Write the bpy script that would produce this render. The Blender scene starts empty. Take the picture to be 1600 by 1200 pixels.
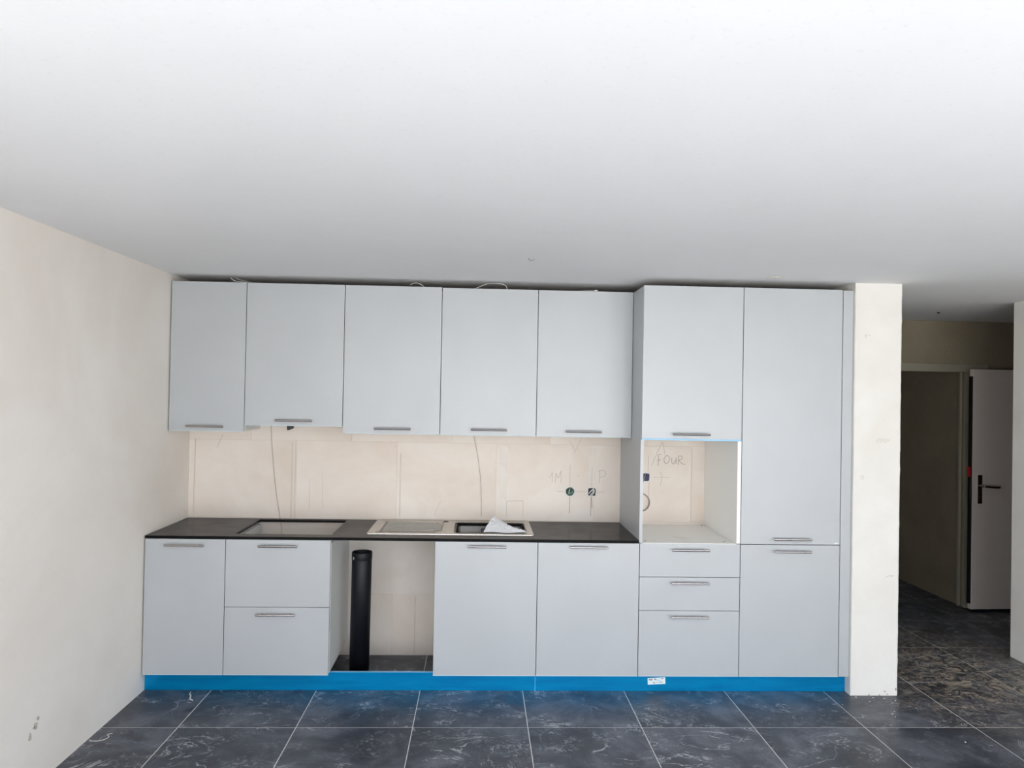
import bpy, bmesh, math, random
from mathutils import Vector, Matrix
random.seed(7)
C = bpy.context.scene.collection
scene = bpy.context.scene

# ------------------------------------------------------------------ camera
YAW, PITCH, ROLL, F = 0.0383, 0.0101, 0.0183, 1097.47
cam_d = bpy.data.cameras.new('camera')
cam = bpy.data.objects.new('camera', cam_d)
C.objects.link(cam)
fw = Vector((math.sin(YAW)*math.cos(PITCH), math.cos(YAW)*math.cos(PITCH), math.sin(PITCH)))
rt = Vector((math.cos(YAW), -math.sin(YAW), 0))
up = rt.cross(fw)
r2 = rt*math.cos(ROLL) + up*math.sin(ROLL)
u2 = -rt*math.sin(ROLL) + up*math.cos(ROLL)
M = Matrix((r2, u2, -fw)).transposed().to_4x4()
M.translation = Vector((1.9049, -4.7093, 1.7405))
cam.matrix_world = M
cam_d.sensor_fit = 'HORIZONTAL'
cam_d.sensor_width = 36
cam_d.lens = F/1600*36
cam_d.shift_x = 8.58/1600
cam_d.shift_y = 6.40/1600
cam_d.clip_start = 0.05
scene.camera = cam

# ------------------------------------------------------------------ daylight
world = bpy.data.worlds.new('world'); scene.world = world
world.use_nodes = True
wn = world.node_tree; wn.nodes.clear()
wo = wn.nodes.new('ShaderNodeOutputWorld'); bg = wn.nodes.new('ShaderNodeBackground')
tc = wn.nodes.new('ShaderNodeTexCoord'); sx = wn.nodes.new('ShaderNodeSeparateXYZ')
rm = wn.nodes.new('ShaderNodeValToRGB')
mr = wn.nodes.new('ShaderNodeMapRange')
mr.inputs['From Min'].default_value = -1; mr.inputs['From Max'].default_value = 1
wn.links.new(tc.outputs['Generated'], sx.inputs[0]); wn.links.new(sx.outputs['Z'], mr.inputs['Value'])
wn.links.new(mr.outputs[0], rm.inputs[0])
cr = rm.color_ramp                       # sunlit terrace below the horizon, pale hazy sky above
cr.elements[0].position = 0.0;  cr.elements[0].color = (1.0, 0.98, 0.94, 1)
cr.elements[1].position = 1.0;  cr.elements[1].color = (0.70, 0.82, 1.04, 1)
e = cr.elements.new(0.49); e.color = (1.0, 0.98, 0.94, 1)
e = cr.elements.new(0.52); e.color = (0.90, 0.95, 1.03, 1)
wn.links.new(rm.outputs[0], bg.inputs['Color'])
bg.inputs['Strength'].default_value = 18.0
wn.links.new(bg.outputs[0], wo.inputs[0])

WIN = (-7.0, -4.5, 0.02, 2.25)            # balcony window in the left wall, beside the camera: y0, y1, z0, z1
WINB = (1.2, 4.9, 0.02, 2.25)            # balcony window behind the camera: x0, x1, z0, z1
WIN_ADDED = (-7.0, -4.7, 0.02, 2.25)           # added right-wall window, out of view, to lighten the left wall: y0, y1, z0, z1
YF = -7.4
def portal(name, w, h, loc, rz):
    pd = bpy.data.lights.new(name, 'AREA')
    pd.shape = 'RECTANGLE'; pd.size = w; pd.size_y = h
    pd.cycles.is_portal = True
    po = bpy.data.objects.new(name, pd); C.objects.link(po)
    po.location = loc; po.rotation_euler = (math.pi/2, 0, rz)
portal('window_portal', WIN[1]-WIN[0], WIN[3]-WIN[2], (-0.16, (WIN[0]+WIN[1])/2, (WIN[2]+WIN[3])/2), -math.pi/2)
portal('window_portal', WIN_ADDED[1]-WIN_ADDED[0], WIN_ADDED[3]-WIN_ADDED[2], (5.77, (WIN_ADDED[0]+WIN_ADDED[1])/2, (WIN_ADDED[2]+WIN_ADDED[3])/2), math.pi/2)  # portal of the added right-hand window
portal('window_portal', WINB[1]-WINB[0], WINB[3]-WINB[2], ((WINB[0]+WINB[1])/2, YF-.16, (WINB[2]+WINB[3])/2), 0)

# sun falling steeply through the balcony windows onto the floor behind the camera
sd = bpy.data.lights.new('sun', 'SUN'); sd.energy = 800; sd.angle = math.radians(1.5); sd.color = (1, .97, .93)
so = bpy.data.objects.new('sun', sd); C.objects.link(so)
so.rotation_euler = Vector((.15, 1.0, -.75)).to_track_quat('-Z', 'Y').to_euler()

scene.view_settings.view_transform = 'Standard'
scene.view_settings.look = 'None'
scene.view_settings.gamma = 1
scene.view_settings.use_curve_mapping = False
scene.view_settings.exposure = -1.48

# ------------------------------------------------------------------ materials
def lin(r, g, b):
    f = lambda c: (c/255/12.92) if c/255 <= .04045 else ((c/255+.055)/1.055)**2.4
    return (f(r), f(g), f(b), 1)

def new_mat(name, col, rough=.5, metal=0, spec=.5):
    m = bpy.data.materials.new(name); m.use_nodes = True
    b = m.node_tree.nodes['Principled BSDF']
    b.inputs['Base Color'].default_value = col
    b.inputs['Roughness'].default_value = rough
    b.inputs['Metallic'].default_value = metal
    b.inputs['Specular IOR Level'].default_value = spec
    return m

def coords(nt, scale=(1, 1, 1), kind='Object', rnd=False):
    t = nt.nodes.new('ShaderNodeTexCoord'); mp = nt.nodes.new('ShaderNodeMapping')
    mp.inputs['Scale'].default_value = scale
    nt.links.new(t.outputs[kind], mp.inputs['Vector'])
    if rnd:
        oi = nt.nodes.new('ShaderNodeObjectInfo'); mu = nt.nodes.new('ShaderNodeMath'); mu.operation = 'MULTIPLY'
        mu.inputs[1].default_value = 37.0
        cb = nt.nodes.new('ShaderNodeCombineXYZ')
        nt.links.new(oi.outputs['Random'], mu.inputs[0])
        for i in range(3): nt.links.new(mu.outputs[0], cb.inputs[i])
        nt.links.new(cb.outputs[0], mp.inputs['Location'])
    return mp.outputs[0]

def noise(nt, vec, scale, detail=4, rough=.5, dist=0):
    n = nt.nodes.new('ShaderNodeTexNoise')
    n.inputs['Scale'].default_value = scale; n.inputs['Detail'].default_value = detail
    n.inputs['Roughness'].default_value = rough; n.inputs['Distortion'].default_value = dist
    nt.links.new(vec, n.inputs['Vector'])
    return n.outputs['Fac']

def ramp(nt, fac, stops):
    r = nt.nodes.new('ShaderNodeValToRGB'); c = r.color_ramp
    c.elements[0].position, c.elements[0].color = stops[0]
    c.elements[1].position, c.elements[1].color = stops[-1]
    for p, col in stops[1:-1]:
        e = c.elements.new(p); e.color = col
    nt.links.new(fac, r.inputs[0])
    return r.outputs[0]

def mix(nt, a, b, fac, mode='MIX'):
    m = nt.nodes.new('ShaderNodeMix'); m.data_type = 'RGBA'; m.blend_type = mode
    for s, v in ((0, fac), (6, a), (7, b)):
        if hasattr(v, 'links'): nt.links.new(v, m.inputs[s])
        else: m.inputs[s].default_value = v
    return m.outputs[2]

def bump(nt, h, strength, dist=.002):
    b = nt.nodes.new('ShaderNodeBump'); b.inputs['Strength'].default_value = strength
    b.inputs['Distance'].default_value = dist
    nt.links.new(h, b.inputs['Height'])
    nt.links.new(b.outputs[0], nt.nodes['Principled BSDF'].inputs['Normal'])

def base(m): return m.node_tree.nodes['Principled BSDF'].inputs['Base Color']

def plaster(name, c1, c2, scale=1.2, grain=.25, rnd=False, rough=.9):
    m = new_mat(name, c1, rough, spec=.2); nt = m.node_tree
    v = coords(nt, rnd=rnd)
    a = noise(nt, v, scale, 5, .6, .4)
    col = ramp(nt, a, [(.35, c1), (.65, c2)])
    fine = noise(nt, v, 60, 3, .6)
    col = mix(nt, col, (.6, .57, .53, 1), ramp(nt, fine, [(.60, (0, 0, 0, 1)), (.80, (.16, .16, .16, 1))]))
    nt.links.new(col, base(m))
    bump(nt, noise(nt, v, 170, 4, .7), grain, .002)
    return m

M_WALL = plaster('beige_plaster', lin(234, 227, 218), lin(243, 238, 231), 1.1)
M_PILLAR = plaster('white_plaster', lin(232, 229, 222), lin(240, 238, 233), 2.0)
M_BLOCK = plaster('gypsum_block', lin(229, 216, 203), lin(240, 232, 223), 1.7, .2, True)
M_JOINT = plaster('joint_filler', lin(214, 203, 191), lin(224, 214, 203), 5)
M_CEIL = plaster('ceiling_plaster', lin(243, 244, 245), lin(247, 248, 249), .7, .15)
M_CORR = plaster('shade_darkened_plaster', lin(122, 112, 95), lin(134, 124, 106), 1.5)  # shade of the unlit corridor put into a darker plaster colour
M_SMEAR = plaster('filler_smear', lin(230, 222, 213), lin(238, 231, 223), 9)
M_CHIP = plaster('chipped_plaster', lin(150, 140, 124), lin(215, 208, 198), 60, .8)
M_DEBRIS = new_mat('plaster_crumb', lin(225, 222, 215), .9)
M_PENCIL = new_mat('pencil', lin(196, 186, 177), .8)
M_PENCIL_DARK = new_mat('pencil_dark', lin(158, 150, 144), .8)

# cabinet laminate: fine horizontal-vertical pressed grain
M_FRONT = new_mat('grey_laminate', lin(180, 184, 189), .40, spec=.9); nt = M_FRONT.node_tree
v = coords(nt, (1, 1, 1))
nt.links.new(ramp(nt, noise(nt, v, 3, 3, .5), [(.3, lin(179, 183, 186)), (.7, lin(183, 187, 190))]), base(M_FRONT))
bump(nt, noise(nt, coords(nt, (220, 220, 40)), 1, 2, .6), .06, .0006)
M_EDGE = new_mat('lit_edge_band', lin(205, 228, 238), .35)  # pale door edge, with the light its chamfer catches put into the colour
M_FILM = new_mat('pale_blue_edge_film', lin(140, 190, 222), .3)
M_WHITE = new_mat('white_melamine', lin(248, 248, 245), .45)
M_TOP_SHADE = new_mat('shaded_top_panel', lin(96, 82, 68), .9)  # cabinet tops coloured dark for the shade in the gap below the ceiling
M_WHITE2 = new_mat('white_carcass_outside', lin(222, 224, 222), .45)

M_STEEL = new_mat('brushed_steel', lin(180, 176, 174), .2, 1); nt = M_STEEL.node_tree
bump(nt, noise(nt, coords(nt, (6, 300, 300)), 1, 2), .08, .0005)
M_SINK = new_mat('satin_steel', lin(186, 183, 177), .24, 1); nt = M_SINK.node_tree
M_RIB = new_mat('highlight_rib', lin(236, 234, 230), .42, 1)  # the sink's steel, lightened so the ribs show as highlights
M_STEEL_SHADE = new_mat('shaded_steel', lin(98, 97, 95), .32, 1)  # the sink's steel, darkened as shade in the bowl and between the ribs
M_DARK = new_mat('black_gap', lin(12, 12, 13), .6)

M_TOP = new_mat('black_stone', lin(20, 20, 22), .2, spec=.045); nt = M_TOP.node_tree
v = coords(nt)
nt.links.new(ramp(nt, noise(nt, v, 4, 8, .65, .8), [(.35, lin(26, 25, 25)), (.62, lin(40, 38, 37)), (.8, lin(56, 53, 51))]), base(M_TOP))
nt.links.new(ramp(nt, noise(nt, v, 7, 4), [(.3, (.14,)*3+(1,)), (.7, (.26,)*3+(1,))]), nt.nodes['Principled BSDF'].inputs['Roughness'])
bump(nt, noise(nt, v, 300, 2), .05, .0004)

M_TOPEDGE = new_mat('black_stone_edge', lin(13, 13, 15), .7, spec=.1)
M_PLINTH = new_mat('blue_protective_film', lin(0, 138, 205), .25, .55, .25); nt = M_PLINTH.node_tree
v = coords(nt, (1.5, 1, 14))
nt.links.new(ramp(nt, noise(nt, v, 2, 4, .6), [(.3, lin(0, 128, 190)), (.7, lin(0, 150, 208))]), base(M_PLINTH))
bump(nt, noise(nt, coords(nt, (2, 2, 60)), 1, 3), .15, .001)

# dark slate tile with scattered pale veins and scuffs
M_TILE = new_mat('slate_tile', lin(58, 60, 66), .4, spec=.38); nt = M_TILE.node_tree
v = coords(nt, (1, 1, 1), rnd=True)
cloud = ramp(nt, noise(nt, v, 3.0, 9, .68, .5), [(.34, lin(36, 40, 48)), (.5, lin(60, 64, 73)), (.66, lin(96, 99, 108))])
n1 = noise(nt, v, 26, 8, .75, 1.2)
patchmask = ramp(nt, noise(nt, v, 5, 4, .6, .8), [(.48, (0, 0, 0, 1)), (.64, (1, 1, 1, 1))])
speck = ramp(nt, n1, [(.51, (0, 0, 0, 1)), (.66, (.9, .9, .9, 1))])
pm = mix(nt, (0, 0, 0, 1), speck, patchmask)
col = mix(nt, cloud, lin(158, 160, 166), pm)
# winding veins: thin band of a warped noise
vn = noise(nt, coords(nt, (1, 1.7, 1), rnd=True), 2.1, 7, .6, 1.4)
vein = ramp(nt, vn, [(.486, (0, 0, 0, 1)), (.4955, (.9, .9, .9, 1)), (.505, (0, 0, 0, 1))])
vm = mix(nt, (0, 0, 0, 1), vein, ramp(nt, noise(nt, v, 4.2, 2), [(.48, (0, 0, 0, 1)), (.6, (1, 1, 1, 1))]))
col = mix(nt, col, lin(196, 198, 200), vm)
# building dust trodden in around the corridor opening (a stain with its own place)
g = nt.nodes.new('ShaderNodeNewGeometry'); mp = nt.nodes.new('ShaderNodeMapping')
mp.inputs['Location'].default_value = (-5.05, .25, 0)
nt.links.new(g.outputs['Position'], mp.inputs['Vector'])
mp2 = nt.nodes.new('ShaderNodeVectorMath'); mp2.operation = 'MULTIPLY'; mp2.inputs[1].default_value = (1.0, .85, 1)
nt.links.new(mp.outputs[0], mp2.inputs[0])
ln = nt.nodes.new('ShaderNodeVectorMath'); ln.operation = 'LENGTH'; nt.links.new(mp2.outputs[0], ln.inputs[0])
blob = ramp(nt, ln.outputs['Value'], [(.15, (1, 1, 1, 1)), (.95, (0, 0, 0, 1))])
dn = ramp(nt, noise(nt, coords(nt, (1, 1.3, 1), rnd=True), 9, 12, .78, 2.2), [(.47, (0, 0, 0, 1)), (.62, (.85, .85, .85, 1))])
col = mix(nt, col, lin(206, 190, 168), mix(nt, (0, 0, 0, 1), dn, blob))
nt.links.new(col, base(M_TILE))
nt.links.new(ramp(nt, noise(nt, v, 9, 5), [(.3, (.30,)*3+(1,)), (.7, (.46,)*3+(1,))]), nt.nodes['Principled BSDF'].inputs['Roughness'])
bump(nt, noise(nt, v, 40, 6, .7), .12, .001)
M_GROUT = new_mat('light_grout', lin(214, 214, 210), .9)

M_PIPE = new_mat('black_plastic_pipe', lin(9, 11, 18), .5, spec=.3)
M_BOXG = new_mat('green_box', lin(4, 40, 32), .6)
M_BOXB = new_mat('navy_box', lin(8, 12, 62), .6)
M_BOXD = new_mat('dark_navy_box', lin(12, 12, 40), .6)
M_CABLE = new_mat('white_cable', lin(228, 226, 222), .5)
M_CABLE_G = new_mat('grey_cable', lin(150, 142, 130), .5)
M_WIRE = new_mat('thin_dark_wire', lin(140, 132, 124), .6)
M_BLACK = new_mat('black_plastic', lin(14, 14, 15), .45)
M_RED = new_mat('red_sticker', lin(190, 30, 34), .5)
M_PAPER = new_mat('paper_label', lin(232, 244, 246), .6)
M_INK = new_mat('printed_ink', lin(98, 106, 122), .7)
M_INKR = new_mat('printed_ink_red', lin(158, 96, 100), .7)
M_DOOR = new_mat('painted_door', lin(216, 205, 197), .5)
M_TRIMP = new_mat('painted_trim', lin(140, 136, 120), .5)
M_BAG = new_mat('milky_plastic', lin(244, 246, 250), .3); nt = M_BAG.node_tree
bump(nt, noise(nt, coords(nt), 60, 5, .7, 1), .9, .004)

# ------------------------------------------------------------------ helpers
def link(name, bm, mat, parent=None, smooth=False):
    me = bpy.data.meshes.new(name)
    bmesh.ops.recalc_face_normals(bm, faces=bm.faces)
    bm.to_mesh(me); bm.free()
    if smooth:
        for p in me.polygons: p.use_smooth = True
    for m_ in (mat if isinstance(mat, (list, tuple)) else [mat]): me.materials.append(m_)
    o = bpy.data.objects.new(name, me); C.objects.link(o)
    if parent: o.parent = parent; o.matrix_parent_inverse = Matrix.Translation(parent_origin(parent)).inverted()
    return o

def parent_origin(o):
    p = Vector((0, 0, 0)); q = o
    while q: p += q.location; q = None       # parents keep an identity parent chain except their own location
    return p if o.parent is None else Vector((0, 0, 0)) + world_loc(o)

def world_loc(o):
    return (world_loc(o.parent) + o.matrix_parent_inverse.to_translation() + o.location) if o.parent else o.location.copy()

def add_box(bm, x0, x1, y0, y1, z0, z1, bevel=0):
    t = bmesh.new()
    vs = [t.verts.new(p) for p in ((x0,y0,z0),(x1,y0,z0),(x1,y1,z0),(x0,y1,z0),(x0,y0,z1),(x1,y0,z1),(x1,y1,z1),(x0,y1,z1))]
    for f in ((0,3,2,1),(4,5,6,7),(0,1,5,4),(1,2,6,5),(2,3,7,6),(3,0,4,7)): t.faces.new([vs[i] for i in f])
    if bevel: bmesh.ops.bevel(t, geom=t.edges[:], offset=bevel, segments=2, affect='EDGES', profile=.6)
    merge(bm, t)
    return bm

def merge(bm, t):
    me = bpy.data.meshes.new('tmp'); t.to_mesh(me); t.free(); bm.from_mesh(me); bpy.data.meshes.remove(me)

def box(name, mat, x0, x1, y0, y1, z0, z1, parent=None, bevel=0):
    return link(name, add_box(bmesh.new(), x0, x1, y0, y1, z0, z1, bevel), mat, parent)

def add_tube(bm, pts, r, n=10, cap=True):
    pts = [Vector(p) for p in pts]; rings = []
    t0 = (pts[1]-pts[0]).normalized()
    ref = Vector((0, 0, 1)) if abs(t0.z) < .9 else Vector((1, 0, 0))
    nrm = t0.cross(ref).normalized()
    for i, p in enumerate(pts):
        t = (pts[min(i+1, len(pts)-1)] - pts[max(i-1, 0)]).normalized()
        nrm = (nrm - t*nrm.dot(t)).normalized(); b = t.cross(nrm)
        rr = r[i] if isinstance(r, (list, tuple)) else r
        rings.append([bm.verts.new(p + (nrm*math.cos(2*math.pi*k/n) + b*math.sin(2*math.pi*k/n))*rr) for k in range(n)])
    for a, c in zip(rings, rings[1:]):
        for k in range(n): bm.faces.new((a[k], a[(k+1) % n], c[(k+1) % n], c[k]))
    if cap: bm.faces.new(rings[0][::-1]); bm.faces.new(rings[-1])
    return bm

def spline(pts, k=8):
    P = [Vector(p) for p in pts]; out = []
    P = [2*P[0]-P[1]] + P + [2*P[-1]-P[-2]]
    for i in range(1, len(P)-2):
        for j in range(k):
            t = j/k
            out.append(.5*((2*P[i]) + (-P[i-1]+P[i+1])*t + (2*P[i-1]-5*P[i]+4*P[i+1]-P[i+2])*t*t + (-P[i-1]+3*P[i]-3*P[i+1]+P[i+2])*t**3))
    out.append(P[-2]); return out

def tag(o, label, cat, group=None, kind=None):
    o['label'] = label; o['category'] = cat
    if group: o['group'] = group
    if kind: o['kind'] = kind
    return o

def thing(name, label, cat, loc, group=None):
    o = bpy.data.objects.new(name, None); C.objects.link(o); o.location = loc; o.empty_display_size = .1
    return tag(o, label, cat, group)

def struct(name, o, label, cat):
    o.name = name; o['kind'] = 'structure'; o['label'] = label; o['category'] = cat
    return o

def slab_holes(xs, ys, z0, z1, holes):
    """flat slab on a grid of cut lines, cells in `holes` (i, j) left open"""
    bm = bmesh.new(); V = {}
    def v(i, j, k):
        if (i, j, k) not in V: V[i, j, k] = bm.verts.new((xs[i], ys[j], (z0, z1)[k]))
        return V[i, j, k]
    solid = {(i, j) for i in range(len(xs)-1) for j in range(len(ys)-1)} - set(holes)
    for i, j in solid:
        bm.faces.new((v(i,j,1), v(i+1,j,1), v(i+1,j+1,1), v(i,j+1,1)))
        bm.faces.new((v(i,j+1,0), v(i+1,j+1,0), v(i+1,j,0), v(i,j,0)))
        for (di, dj, a, b) in ((-1,0,(i,j+1),(i,j)), (1,0,(i+1,j),(i+1,j+1)), (0,-1,(i,j),(i+1,j)), (0,1,(i+1,j+1),(i,j+1))):
            if (i+di, j+dj) not in solid:
                bm.faces.new((v(*a,0), v(*b,0), v(*b,1), v(*a,1)))
    return bm

# ------------------------------------------------------------------ measures (metres)
H = 2.447
U = 0.6
B = [0.0064, 0.4628] + [0.4628 + U*i for i in range(1, 7)]      # unit boundaries: B[0]..B[7]
YD, YU = -0.604, -0.332                                          # door faces
ZB, ZL = 0.1047, 0.8815                                          # lower fronts
ZT = 2.405
ZUB, ZHB, ZTB = 1.487, 1.527, 1.494
ZC, TH, YC = 0.898, 0.0165, -0.5942
PX0, PX1, PY = 4.129, 4.413, -0.618                              # partition end
XR, YR, YW = 5.60, 0.02, 1.17                                    # right wall, corridor far wall
XE = 7.3

# ------------------------------------------------------------------ structure
floor = struct('floor', box('floor', M_GROUT, -.1, XE, YF-.1, 2.7, -.08, -.0007), 'dark slate-look tiled floor with light grout joints', 'floor')
GX, GY, ZG = 0.3846, -1.0153, 0.6022
full = {}
def tile(x0, x1, y0, y1):
    w, d = x1-x0, y1-y0
    if w < .02 or d < .02: return
    key = (round(w, 3), round(d, 3))
    if key not in full:
        bm = add_box(bmesh.new(), -w/2, w/2, -d/2, d/2, -.0045, 0)
        bmesh.ops.bevel(bm, geom=[e for e in bm.edges if all(v.co.z > -.001 for v in e.verts)], offset=.0008, segments=1, affect='EDGES')
        me = bpy.data.meshes.new('tile'); bm.to_mesh(me); bm.free(); me.materials.append(M_TILE); full[key] = me
    o = bpy.data.objects.new('tile', full[key]); C.objects.link(o); o.parent = floor
    o.location = ((x0+x1)/2, (y0+y1)/2, 0)
G = .0021
for j in range(-11, 7):
    y0, y1 = GY+ZG*j, GY+ZG*(j+1)
    for i in range(-1, 12):
        x0, x1 = GX+ZG*i, GX+ZG*(i+1)
        a0, a1 = max(x0+G, .001), min(x1-G, XE)
        b0, b1 = max(y0+G, YF), min(y1-G, 2.6)
        if b0 > b1: continue
        if y0+.1 > 0.0 and x1 < PX1: continue            # nothing lies behind the kitchen's back wall
        if x1 < PX0 and b1 > -.001: b1 = -.001
        if x0 > XR+.15 and y1 < YR-.2: continue          # beyond the right wall
        tile(a0, a1, b0, b1)

ceiling = struct('ceiling', box('ceiling', M_CEIL, -.15, XE+.1, YF-.15, 2.75, H, H+.15), 'smooth white plastered ceiling', 'ceiling')
wbm = bmesh.new()
add_box(wbm, -.15, 0, WIN[1], .15, -.004, H); add_box(wbm, -.15, 0, YF, WIN[0], -.004, H); add_box(wbm, -.15, 0, WIN[0], WIN[1], WIN[3], H)
wl = struct('wall_left', link('wall_left', wbm, M_WALL), 'bare beige plastered wall to the left of the kitchen', 'wall')

wb = struct('wall_back', box('wall_back', M_JOINT, 0, PX0, .0022, .15, 0, H), 'cream gypsum block wall behind the kitchen units', 'wall')
# gypsum blocks 0.66 x 0.50, running bond, each one a piece of the wall
zrows = [0.0, .402, .902, 1.412, 1.922, 2.422, H]
zrows = [0.0, -.098+.5, .902, 1.415, 1.92, 2.42, H]
k = 0
for r in range(len(zrows)-1):
    off = .7 if r in (1, 3, 5) else 1.06 - .66
    off = {0: 1.352, 1: 1.02, 2: 1.364, 3: 1.063, 4: 1.36, 5: 1.06}[r]
    x = off - .661*3
    while x < PX0:
        a, b = max(x+.001, 0.001), min(x+.661-.001, PX0-.001)
        if b-a > .02:
            zt_ = min(zrows[r+1], H)-.001
            o = box('block', M_BLOCK, a, b, 0, .0022, zrows[r]+.001, zt_, wb)
        x += .661

# partition end (white pillar) running back beside the fridge unit and along the corridor
pt = struct('wall_partition', box('wall_partition', M_PILLAR, PX0, PX1, PY, YW, 0, H, bevel=.002), 'white plastered end of a partition wall, scuffed, to the right of the tall units', 'wall')
# chipped feet and scuffs of the partition
for (x0, x1, z0, z1) in ((4.33, 4.347, .02, .032), (4.345, 4.36, .006, .014), (4.236, 4.25, 0, .01), (4.30, 4.312, .001, .008), (4.40, 4.4135, .03, .05)):
    bm = bmesh.new()
    n = 7; cx_, cz_ = (x0+x1)/2, (z0+z1)/2
    a = [bm.verts.new((cx_+math.cos(2*math.pi*i/n)*(x1-x0)/2*random.uniform(.7, 1.2), PY-.0012, max(.001, cz_+math.sin(2*math.pi*i/n)*(z1-z0)/2*random.uniform(.7, 1.2)))) for i in range(n)]
    c = [bm.verts.new((v_.co.x, PY+.002, v_.co.z)) for v_ in a]
    bm.faces.new(a)
    for i in range(n): bm.faces.new((a[i], a[(i+1) % n], c[(i+1) % n], c[i]))
    link('chip', bm, M_CHIP, pt)
# bare corner ridge (raised plaster bead) along both arrises
for (x, seed) in ((PX0+.004, 1), (PX1-.004, 2)):
    rnd = random.Random(seed)
    pts = [(x+rnd.uniform(-.0015, .0015), PY-.0005, .01 + i*(H-.03)/60) for i in range(61)]
    link('plaster_bead', add_tube(bmesh.new(), pts, [rnd.uniform(.0015, .0035) for _ in pts], 6), M_PILLAR, pt)

def scribble(strokes, w, name, label):
    bm = bmesh.new()
    for st in strokes:
        for (xa, za), (xb, zb) in zip(st, st[1:]):
            add_tube(bm, [(xa, PY-.0004, za), (xb, PY-.0004, zb)], w, 4)
    link(name, bm, M_SCUFF, pt)['label'] = label
M_SCUFF = new_mat('faint_graphite', lin(205, 198, 190), .9)
rs = random.Random(8)
scribble([[(4.268+.012*i, 1.50+rs.uniform(-.006, .006)), (4.276+.012*i, 1.525), (4.272+.012*i, 1.512)] for i in range(7)], .0012, 'pencil_scribble', 'faint pencil scribble at eye level')
scribble([[(4.185+.010*math.cos(a), 1.29+.010*math.sin(a)) for a in [i*.7 for i in range(10)]]], .0014, 'pencil_circle', 'small pencil circle')
scribble([[(4.185, 2.13), (4.20, 2.14), (4.195, 2.12)], [(4.21, 2.14), (4.225, 2.135)]], .0012, 'pencil_tick', 'faint pencil tick near the top')
scribble([[(4.335, .70), (4.36, .712), (4.372, .71)], [(4.366, .70), (4.385, .715)]], .0016, 'scuff', 'brownish scuff at knee height')
wbm = bmesh.new()
add_box(wbm, XR, XR+.15, WIN_ADDED[1], YR, 0, H); add_box(wbm, XR, XR+.15, YF, WIN_ADDED[0], 0, H); add_box(wbm, XR, XR+.15, WIN_ADDED[0], WIN_ADDED[1], WIN_ADDED[3], H)
wr = struct('wall_right', link('wall_right', wbm, M_PILLAR), 'pale plastered wall at the right edge of the room', 'wall')
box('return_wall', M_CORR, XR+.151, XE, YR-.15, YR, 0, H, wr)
wfm = bmesh.new()
add_box(wfm, -.15, WINB[0], YF-.15, YF, 0, H); add_box(wfm, WINB[1], XR+.15, YF-.15, YF, 0, H); add_box(wfm, WINB[0], WINB[1], YF-.15, YF, WINB[3], H)
struct('wall_front', link('wall_front', wfm, M_PILLAR), 'plain wall with a balcony window behind the viewer', 'wall')
win = bmesh.new()
y0, y1, z0, z1 = WIN
for yy in (y0, (y0+y1)/2-.035, y1-.07): add_box(win, -.11, -.05, yy, yy+.07, z0, z1)
add_box(win, -.11, -.05, y0, y1, z1-.07, z1); add_box(win, -.11, -.05, y0, y1, z0, z0+.07)
struct('window_1', link('window_1', win, M_WHITE), 'balcony window in the left wall beside the viewer', 'window')
win = bmesh.new()
y0, y1, z0, z1 = WIN_ADDED
for yy in (y0, (y0+y1)/2-.035, y1-.07): add_box(win, XR+.05, XR+.11, yy, yy+.07, z0, z1)
add_box(win, XR+.05, XR+.11, y0, y1, z1-.07, z1); add_box(win, XR+.05, XR+.11, y0, y1, z0, z0+.07)
struct('added_window', link('added_window', win, M_WHITE), 'added window in the right wall, out of view, that lightens the left wall', 'window')
win = bmesh.new()
x0, x1, z0, z1 = WINB
for xx in (x0, (x0+x1)/2-.035, x1-.07): add_box(win, xx, xx+.07, YF-.11, YF-.05, z0, z1)
add_box(win, x0, x1, YF-.11, YF-.05, z1-.07, z1); add_box(win, x0, x1, YF-.11, YF-.05, z0, z0+.07)
struct('window_2', link('window_2', win, M_WHITE), 'balcony window in the wall behind the viewer', 'window')

# corridor: far wall with an opening, a room beyond, a second doorway
OP0, OP1, OH = 5.12, 6.07, 2.01
cf = bmesh.new()
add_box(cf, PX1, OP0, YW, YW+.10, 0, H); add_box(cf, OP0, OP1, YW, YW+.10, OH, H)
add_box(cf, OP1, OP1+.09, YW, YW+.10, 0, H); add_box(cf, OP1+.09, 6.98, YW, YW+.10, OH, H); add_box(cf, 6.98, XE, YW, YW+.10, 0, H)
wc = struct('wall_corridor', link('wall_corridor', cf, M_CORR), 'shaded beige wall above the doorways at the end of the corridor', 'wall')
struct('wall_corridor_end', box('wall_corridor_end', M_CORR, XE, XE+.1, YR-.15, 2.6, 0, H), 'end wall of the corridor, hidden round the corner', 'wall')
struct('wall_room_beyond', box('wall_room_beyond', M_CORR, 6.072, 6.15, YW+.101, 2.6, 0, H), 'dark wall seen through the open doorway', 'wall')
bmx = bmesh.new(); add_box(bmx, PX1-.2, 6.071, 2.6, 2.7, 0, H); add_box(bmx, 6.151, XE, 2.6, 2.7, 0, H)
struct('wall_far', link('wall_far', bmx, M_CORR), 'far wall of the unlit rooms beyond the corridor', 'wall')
struct('wall_room_side', box('wall_room_side', M_CORR, PX1-.2, PX1-.1, YW+.101, 2.599, 0, H), 'side wall of the unlit room beyond the corridor', 'wall')

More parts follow.
